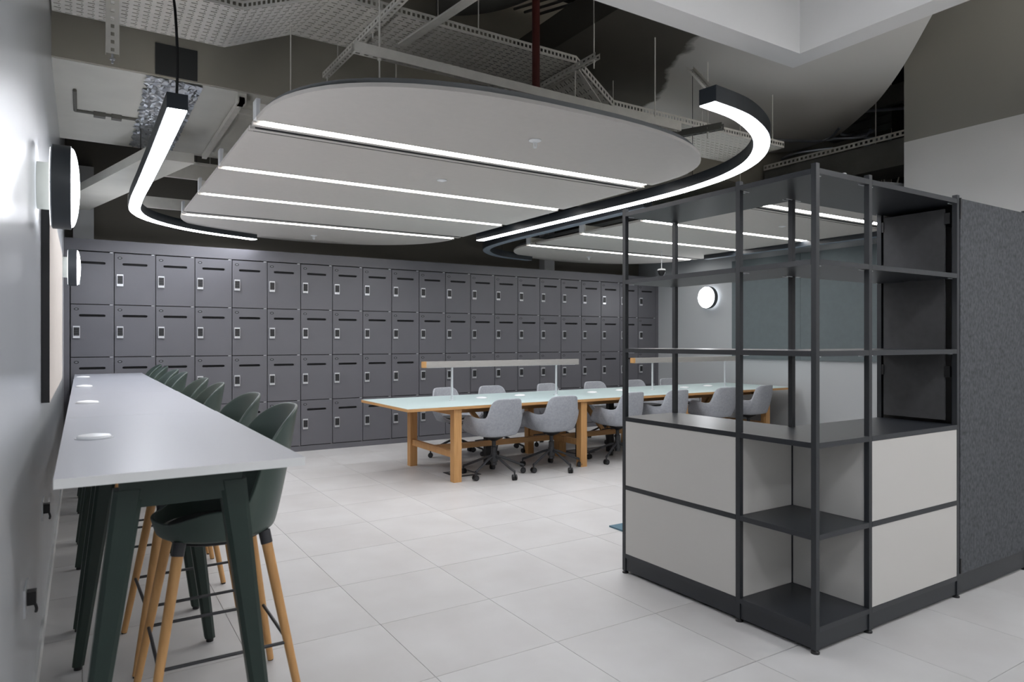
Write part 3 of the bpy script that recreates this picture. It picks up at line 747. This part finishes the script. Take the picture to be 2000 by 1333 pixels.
# cable risers and floor boxes under the desk
for k, x in enumerate((3.93, 5.02, 5.72)):
    y = (6.75, 6.45, 6.72)[k]
    tag(MB().box(x-0.04, x+0.04, y-0.03, y+0.03, 0.0, 0.6546 if k != 1 else 0.7).build('cable_riser', M['black'], bevel=0.004), ['black cable riser under the left end of the long desk', 'black cable riser beside the centre post under the desk', 'black cable riser under the middle of the long desk'][k], 'cable riser')
for k, (x, y) in enumerate(((3.42, 6.42), (5.35, 6.9))):
    e = empty('floor_box', (x, y, 0), 0, ['black floor power box behind the nearest desk leg', 'black floor power box under the middle of the desk'][k], 'floor box')
    MB().box(-.15, .15, -.15, .15, 0.0002, 0.005).build('lid', M['black'], e); box('insert', M['grout'], -.11, .11, -.11, .11, 0.005, 0.006, e)
# desk lamps
def desk_lamp(xa, xb, xp, label):
    e = empty('desk_lamp', (xa, 6.65, dz), 0, label, 'desk lamp', 'pair of long desk lamps')
    L = xb-xa; zt = 1.19-dz; z0 = 1.124-dz
    box('lamp_bar', M['silverbar'], 0.03, L-0.03, -0.032, 0.032, z0, zt, e, bevel=0.002)
    for x in (0, L-0.03): box('end_cap', M['oak'] if x == 0 else M['silverbar'], x, x+0.03, -0.032, 0.032, z0, zt, e)
    box('diffuser', M['white'], 0.05, L-0.05, -0.022, 0.022, z0-0.002, z0, e)
    for x in xp:
        s = MB().cyl((x-xa, 0, 0.004), (x-xa, 0, z0-0.001), 0.0125, n=18).build('post', M['chrome'], e, smooth=True)
        MB().lathe([(0.032, 0.0002), (0.032, 0.005), (0.014, 0.007)], c=(x-xa, 0, 0), n=24).build('base', M['chrome'], s, smooth=True)
M['silverbar'] = mat('grey_lamp_bar', (172,168,164), 0.4, 0.25, var=0.03, scale=60, stretch=(0.2,1,1))
desk_lamp(3.07, 5.14, (3.42, 4.82), 'long grey bar lamp on two posts at the near left end of the desk')
desk_lamp(6.03, 8.10, (6.39, 7.80), 'long grey bar lamp on two posts behind the black shelving')
dn = ['first from the left', 'second from the left', 'third from the left', 'fourth from the left', 'second from the right end', 'nearest the right end']
for k, x in enumerate((3.83, 4.40, 5.43, 5.97, 7.06, 7.62)):
    power_disc(x, 6.72 if k % 2 == 0 else 6.80, dz, 'round white power outlet cover on the long desk, '+dn[k], 0.062, 'power outlets on the long desk')

# ------------------------------------------------------------------ task chairs
def make_chair():
    r = empty('desk_chair', (0, 0, 0)); SZ = 0.445
    def rim_h(a):
        back = 0.825-0.62
        if a < 49: return 0.635+0.19*max(0, 1-(a/49)**7)**0.5
        if a < 58: return 0.635-0.015*sstep(49, 58, a)
        if a < 95: return 0.62+0.03*sstep(58, 80, a)
        return 0.65-0.19*sstep(95, 138, a)
    def pt(th, s):
        a = math.degrees(back_ang(th)); c, sn = math.cos(th), math.sin(th)
        front = sstep(120, 160, a)
        bx, by = 0.215, 0.205+0.02*front
        # squarer plan
        q = (abs(c)**2.8+abs(sn)**2.8)**(-1/2.8)
        X, Y = bx*q*c, by*q*sn
        if s <= 1: return (X*s, Y*s, SZ-0.03*(1-s*s))
        t = s-1; h = rim_h(a)
        ox = (0.075*sstep(52, 76, a)*(1-front)+0.006)*t**0.9      # arms flare out
        oy = 0.062*t**1.0*sstep(70, 30, a)+0.01*t
        bul = 0.035*math.sin(min(t*2.4, math.pi)) if a < 130 else 0
        wx = -0.018*t*sstep(60, 20, a)*abs(c)*2.0                 # back narrows
        return (X+(ox+bul*0.8)*math.copysign(1, c)*min(1, abs(c)*2.2)+wx*math.copysign(1, c), Y+(oy+bul*0.5)*math.copysign(1, sn)*min(1, abs(sn)*1.6), SZ+(h-SZ)*t)
    rows = [lambda th, s=s: pt(th, s) for s in (0, 0.35, 0.7, 0.88, 0.96, 1.0, 1.05, 1.15, 1.3, 1.45, 1.6, 1.75, 1.88, 1.97, 2.0)]
    polar_shell('shell', M['fabric'], r, rows, 0.022, 72)
    n = 32
    pad = [(0.19*(abs(math.cos(2*math.pi*i/n))**2.8+abs(math.sin(2*math.pi*i/n))**2.8)**(-1/2.8)*math.cos(2*math.pi*i/n),
            0.185*(abs(math.cos(2*math.pi*i/n))**2.8+abs(math.sin(2*math.pi*i/n))**2.8)**(-1/2.8)*math.sin(2*math.pi*i/n)) for i in range(n)]
    MB().prism(pad, SZ-0.015, SZ+0.035).build('seat_pad', M['blackshell'], r, bevel=0.008)
    MB().lathe([(0.02, 0.36), (0.06, 0.38), (0.10, 0.40), (0.10, 0.412)], n=24).cyl((-0.02, 0.02, 0.385), (-0.20, 0.05, 0.375), 0.006, n=8).build('mechanism', M['black'], r, smooth=True)
    MB().lathe([(0.03, 0.11), (0.03, 0.30), (0.021, 0.305), (0.021, 0.37)], n=24).build('gas_column', M['chairmetal'], r, smooth=True)
    b = MB().lathe([(0.028, 0.135), (0.040, 0.145), (0.040, 0.20), (0.033, 0.235)], n=24)
    ends = []
    for k in range(5):
        a = R(-85+72*k); ca, sa = math.cos(a), math.sin(a)
        E = Vector((0.335*ca, 0.335*sa, 0.088)); ends.append(E)
        b.tube([(0.025*ca, 0.025*sa, 0.205), (0.10*ca, 0.10*sa, 0.182), (0.30*ca, 0.30*sa, 0.098), tuple(E)], 0.0125, 8)
        b.cyl(E, (E.x, E.y, 0.055), 0.009, n=10)
    b.build('star_base', M['chairmetal'], r, smooth=True)
    for k, E in enumerate(ends):
        a = R(-85+72*k)+R(65); u = Vector((math.cos(a), math.sin(a), 0)); p = Vector((E.x, E.y, 0.03))
        w_ = MB().cyl(p-u*0.023, p-u*0.005, 0.029, n=20).cyl(p+u*0.005, p+u*0.023, 0.029, n=20).build('caster', M['black'], r, smooth=True)
        MB().cyl(p-u*0.0245, p-u*0.0235, 0.02, n=16).cyl(p+u*0.0235, p+u*0.0245, 0.02, n=16).cyl((p.x, p.y, 0.028), (p.x, p.y, 0.06), 0.006, n=8).build('wheel_cap', M['chairmetal'], w_)
    return r
cp = make_chair()
fx = (3.66, 4.40, 5.36, 6.10, 6.98, 7.70); bxs = (3.90, 4.52, 5.46, 6.26, 7.08, 7.75)
on6 = ['first from the left', 'second from the left', 'third from the left', 'third from the right', 'second from the right', 'last on the right']
for i in range(6):
    o = cp if i == 0 else dup(cp)
    o.location = (fx[i], 6.16, 0); o.rotation_euler = (0, 0, R((3, -3, 4, 0, -4, 4)[i]))
    tag(o, 'grey fabric swivel chair on the near side of the desk, '+on6[i], 'chair', 'grey swivel chairs, near side')
for i in range(6):
    o = dup(cp); o.location = (bxs[i], 7.47, 0); o.rotation_euler = (0, 0, R(180+(8, -6, 5, -4, 3, 0)[i]))
    tag(o, 'grey fabric swivel chair on the far side of the desk, '+on6[i], 'chair', 'grey swivel chairs, far side')

# ------------------------------------------------------------------ corner shelving unit
PX = (2.80, 3.22, 4.07, 4.92); PY = (1.875, 2.295, 3.145)
LV = [0.12, 0.535, 0.95, 1.365, 1.78, 2.19]
r = empty('shelving_unit', (2.8, 1.875, 0), 0, 'tall L-shaped anthracite shelving unit with grey lower panels, front right', 'shelving')
o_ = Vector((2.8, 1.875, 0)); hp = 0.0128
def rel(x0, x1, y0, y1, z0, z1): return MB().box(x0-2.8, x1-2.8, y0-1.875, y1-1.875, z0, z1)
def add_post(x, y, parent, ox=2.8, oy=1.875):
    p = MB().box(x-ox-hp, x-ox+hp, y-oy-hp, y-oy+hp, 0.016, 2.212).build('post', M['frame'], parent, bevel=0.004, seg=3)
    MB().lathe([(0.019, 0.0), (0.019, 0.008), (0.012, 0.012), (0.008, 0.017)], c=(x-ox, y-oy, 0), n=20).build('foot', M['black'], p, smooth=True)
posts = [(2.80, 1.875), (2.80, 2.295), (2.80, 3.145), (3.22, 1.875), (4.07, 1.875), (3.22, 2.295), (3.22, 3.145), (4.07, 2.295)]
for x, y in posts: add_post(x, y, r)
g = hp+0.001
mods = {'side': (2.80, 3.22, 2.295, 3.145), 'corner': (2.80, 3.22, 1.875, 2.295), 'front': (3.22, 4.07, 1.875, 2.295)}
def shelfpoly(x0, x1, y0, y1, z):
    """shelf notched round the four posts"""
    c = hp+0.001; x0 -= hp; x1 += hp; y0 -= hp; y1 += hp; k = 2*hp+0.001
    # outer outline flush with the post faces, corners notched; adjoining bays meet on the post axis
    return [(x0+k, y0), (x1-k, y0), (x1-k, y0+k), (x1, y0+k), (x1, y1-k), (x1-k, y1-k), (x1-k, y1), (x0+k, y1), (x0+k, y1-k), (x0, y1-k), (x0, y0+k), (x0+k, y0+k)]
def add_shelf(nm, k, sides):
    x0, x1, y0, y1 = mods[nm]; z = LV[k]; th = 0.025
    q = hp-0.0006   # where two bays meet both stop at the axis
    ax0 = x0+(hp if 'x0' in sides else 0); ax1 = x1-(hp if 'x1' in sides else 0)
    ay0 = y0+(hp if 'y0' in sides else 0); ay1 = y1-(hp if 'y1' in sides else 0)
    pl = [(max(ax0-hp, min(ax1+hp, x)), max(ay0-hp, min(ay1+hp, y))) for x, y in shelfpoly(x0, x1, y0, y1, z)]
    # dedupe
    out = []
    for p in pl:
        if not out or (abs(p[0]-out[-1][0])+abs(p[1]-out[-1][1])) > 1e-5: out.append(p)
    out = [(x-2.8, y-1.875) for x, y in out]
    s = MB().prism(out, z-th, z).build('shelf', M['shelf'], r)
    # small bright fixings under the front corners
    for (cx, cy) in ((x0, y0), (x1, y0), (x0, y1), (x1, y1)):
        sx = 1 if cx == x0 else -1; sy_ = 1 if cy == y0 else -1
        if k >= 2: MB().box(min(0, sx*0.045)+cx+sx*0.014-2.8, max(0, sx*0.045)+cx+sx*0.014-2.8, cy-0.002+sy_*0.012-1.875, cy+0.002+sy_*0.012-1.875, z-th-0.004, z-th-0.0005).build('fixing', M['chrome'], s)
# adjoining edges: side/corner share y=2.295 ; corner/front share x=3.22
SD = {'side': ('y0',), 'corner': ('y1', 'x1'), 'front': ('x0',)}
for nm in mods:
    for k in ((0, 1, 2, 3, 4, 5) if nm == 'corner' else (0, 2, 3, 4, 5)): add_shelf(nm, k, SD[nm])
th = 0.016
def pan(x0, x1, y0, y1, k, m='panel'):
    z0, z1 = (LV[0]+0.001, LV[1]-0.026) if k == 0 else (LV[1]+0.001, LV[2]-0.026)
    rel(x0, x1, y0, y1, z0, z1).build('panel', M[m], r, bevel=0.001)
def rail(x0, x1, y0, y1): rel(x0, x1, y0, y1, LV[1]-0.025, LV[1]).build('rail', M['frame'], r, bevel=0.002)
for k in (0, 1):
    pan(2.80-0.011, 2.80+0.005, 2.295+g, 3.145-g, k)                 # side front
    pan(2.80+g, 3.22-g, 2.295-0.008, 2.295+0.008, k)                 # corner inner
    pan(3.22-0.008, 3.22+0.008, 1.875+g, 2.295-g, k)                 # corner inner
    pan(3.22+g, 4.07-g, 1.875-0.011, 1.875+0.005, k)                 # front
    pan(3.22-0.005, 3.22+0.011, 2.295+g, 3.145-g, k)                 # back of side bay
    pan(3.22+g, 4.07-g, 2.295-0.005, 2.295+0.011, k)                 # back of front bay
    pan(2.80+g, 3.22-g, 3.145-0.008, 3.145+0.008, k)                 # far end
for a in ((2.787, 2.8125, 2.295+g, 3.145-g), (3.22+g, 4.07-g, 1.862, 1.8875), (3.2075, 3.2328, 2.295+g, 3.145-g), (3.22+g, 4.07-g, 2.2825, 2.3078), (2.8+g, 3.22-g, 3.1325, 3.1578)): rail(*a)
for a in ((2.794, 2.806, 2.295+g, 3.145-g), (2.794, 2.806, 1.875+g, 2.295-g), (2.80+g, 3.22-g, 1.869, 1.881), (3.22+g, 4.07-g, 1.869, 1.881), (3.214, 3.226, 2.295+g, 3.145-g), (3.22+g, 4.07-g, 2.289, 2.301), (2.80+g, 3.22-g, 3.139, 3.151)):
    rel(a[0], a[1], a[2], a[3], 0.018, LV[0]-0.0265).build('plinth', M['frame'], r)

# tall felt-faced cabinet at the right end
c = empty('felt_cabinet', (4.07, 1.875, 0), 0, 'tall cabinet faced in dark grey felt at the right end of the shelving', 'cabinet')
def relc(x0, x1, y0, y1, z0, z1): return MB().box(x0-4.07, x1-4.07, y0-1.875, y1-1.875, z0, z1)
for y in (1.875, 2.295): add_post(4.92, y, c, 4.07, 1.875)
fp = relc(4.07+0.022, 4.92-0.016, 1.862, 1.885, LV[0]+0.006, 2.195).build('felt_panel', M['felt'], c, bevel=0.002)
for z in (2.14, 0.16):
    for x in (4.07+0.016, 4.92-0.028): relc(x, x+0.014, 1.858, 1.884, z-0.06 if z > 1 else z-0.03, z+0.058 if z > 1 else z+0.05).build('clip', M['black'], fp)
sp_ = relc(4.062, 4.076, 1.93, 2.27, LV[2]+0.02, 2.145).build('side_panel', M['feltp'], c)
for z in (2.09, 1.24):
    for y in (1.90, 2.268): relc(4.058, 4.078, y, y+0.03 if y < 2 else y+0.012, z-0.03, z+0.03).build('clip', M['black'], sp_)
relc(4.062, 4.076, 1.895, 2.275, 0.13, LV[2]-0.03).build('side_panel', M['feltp'], c)
relc(4.912, 4.926, 1.895, 2.275, 0.13, 2.17).build('side_panel', M['feltp'], c)
relc(4.09, 4.90, 2.285, 2.30, 0.13, 2.17).build('back_panel', M['panel'], c)
relc(4.085, 4.905, 1.886, 2.284, 2.166, 2.19).build('top_panel', M['shelf'], c)
relc(4.085, 4.905, 1.886, 2.284, LV[0]-0.024, LV[0]).build('bottom_panel', M['shelf'], c)
relc(4.07+g, 4.92-g, 1.869, 1.881, 0.018, LV[0]+0.003).build('plinth', M['frame'], c)

# small bits
b = MB().box(0, 0.09, -0.03, 0.03, 0, 0.012).tube(catmull([(-0.05, 0.01, 0.012), (-0.03, -0.03, 0.022), (0.01, 0.0, 0.02), (0.02, 0.03, 0.014)], 5), 0.007, 6)
tag(b.build('metal_bracket', M['silver'], loc=(3.13, 1.95, 2.1905)), 'small pale metal bracket left lying on top of the shelving', 'bracket')
rg = box('rug', M['rug'], 3.38, 6.6, 2.5, 3.98, 0.0003, 0.012, bevel=0.003); tag(rg, 'blue-grey rug whose corner shows behind the shelving', 'rug')
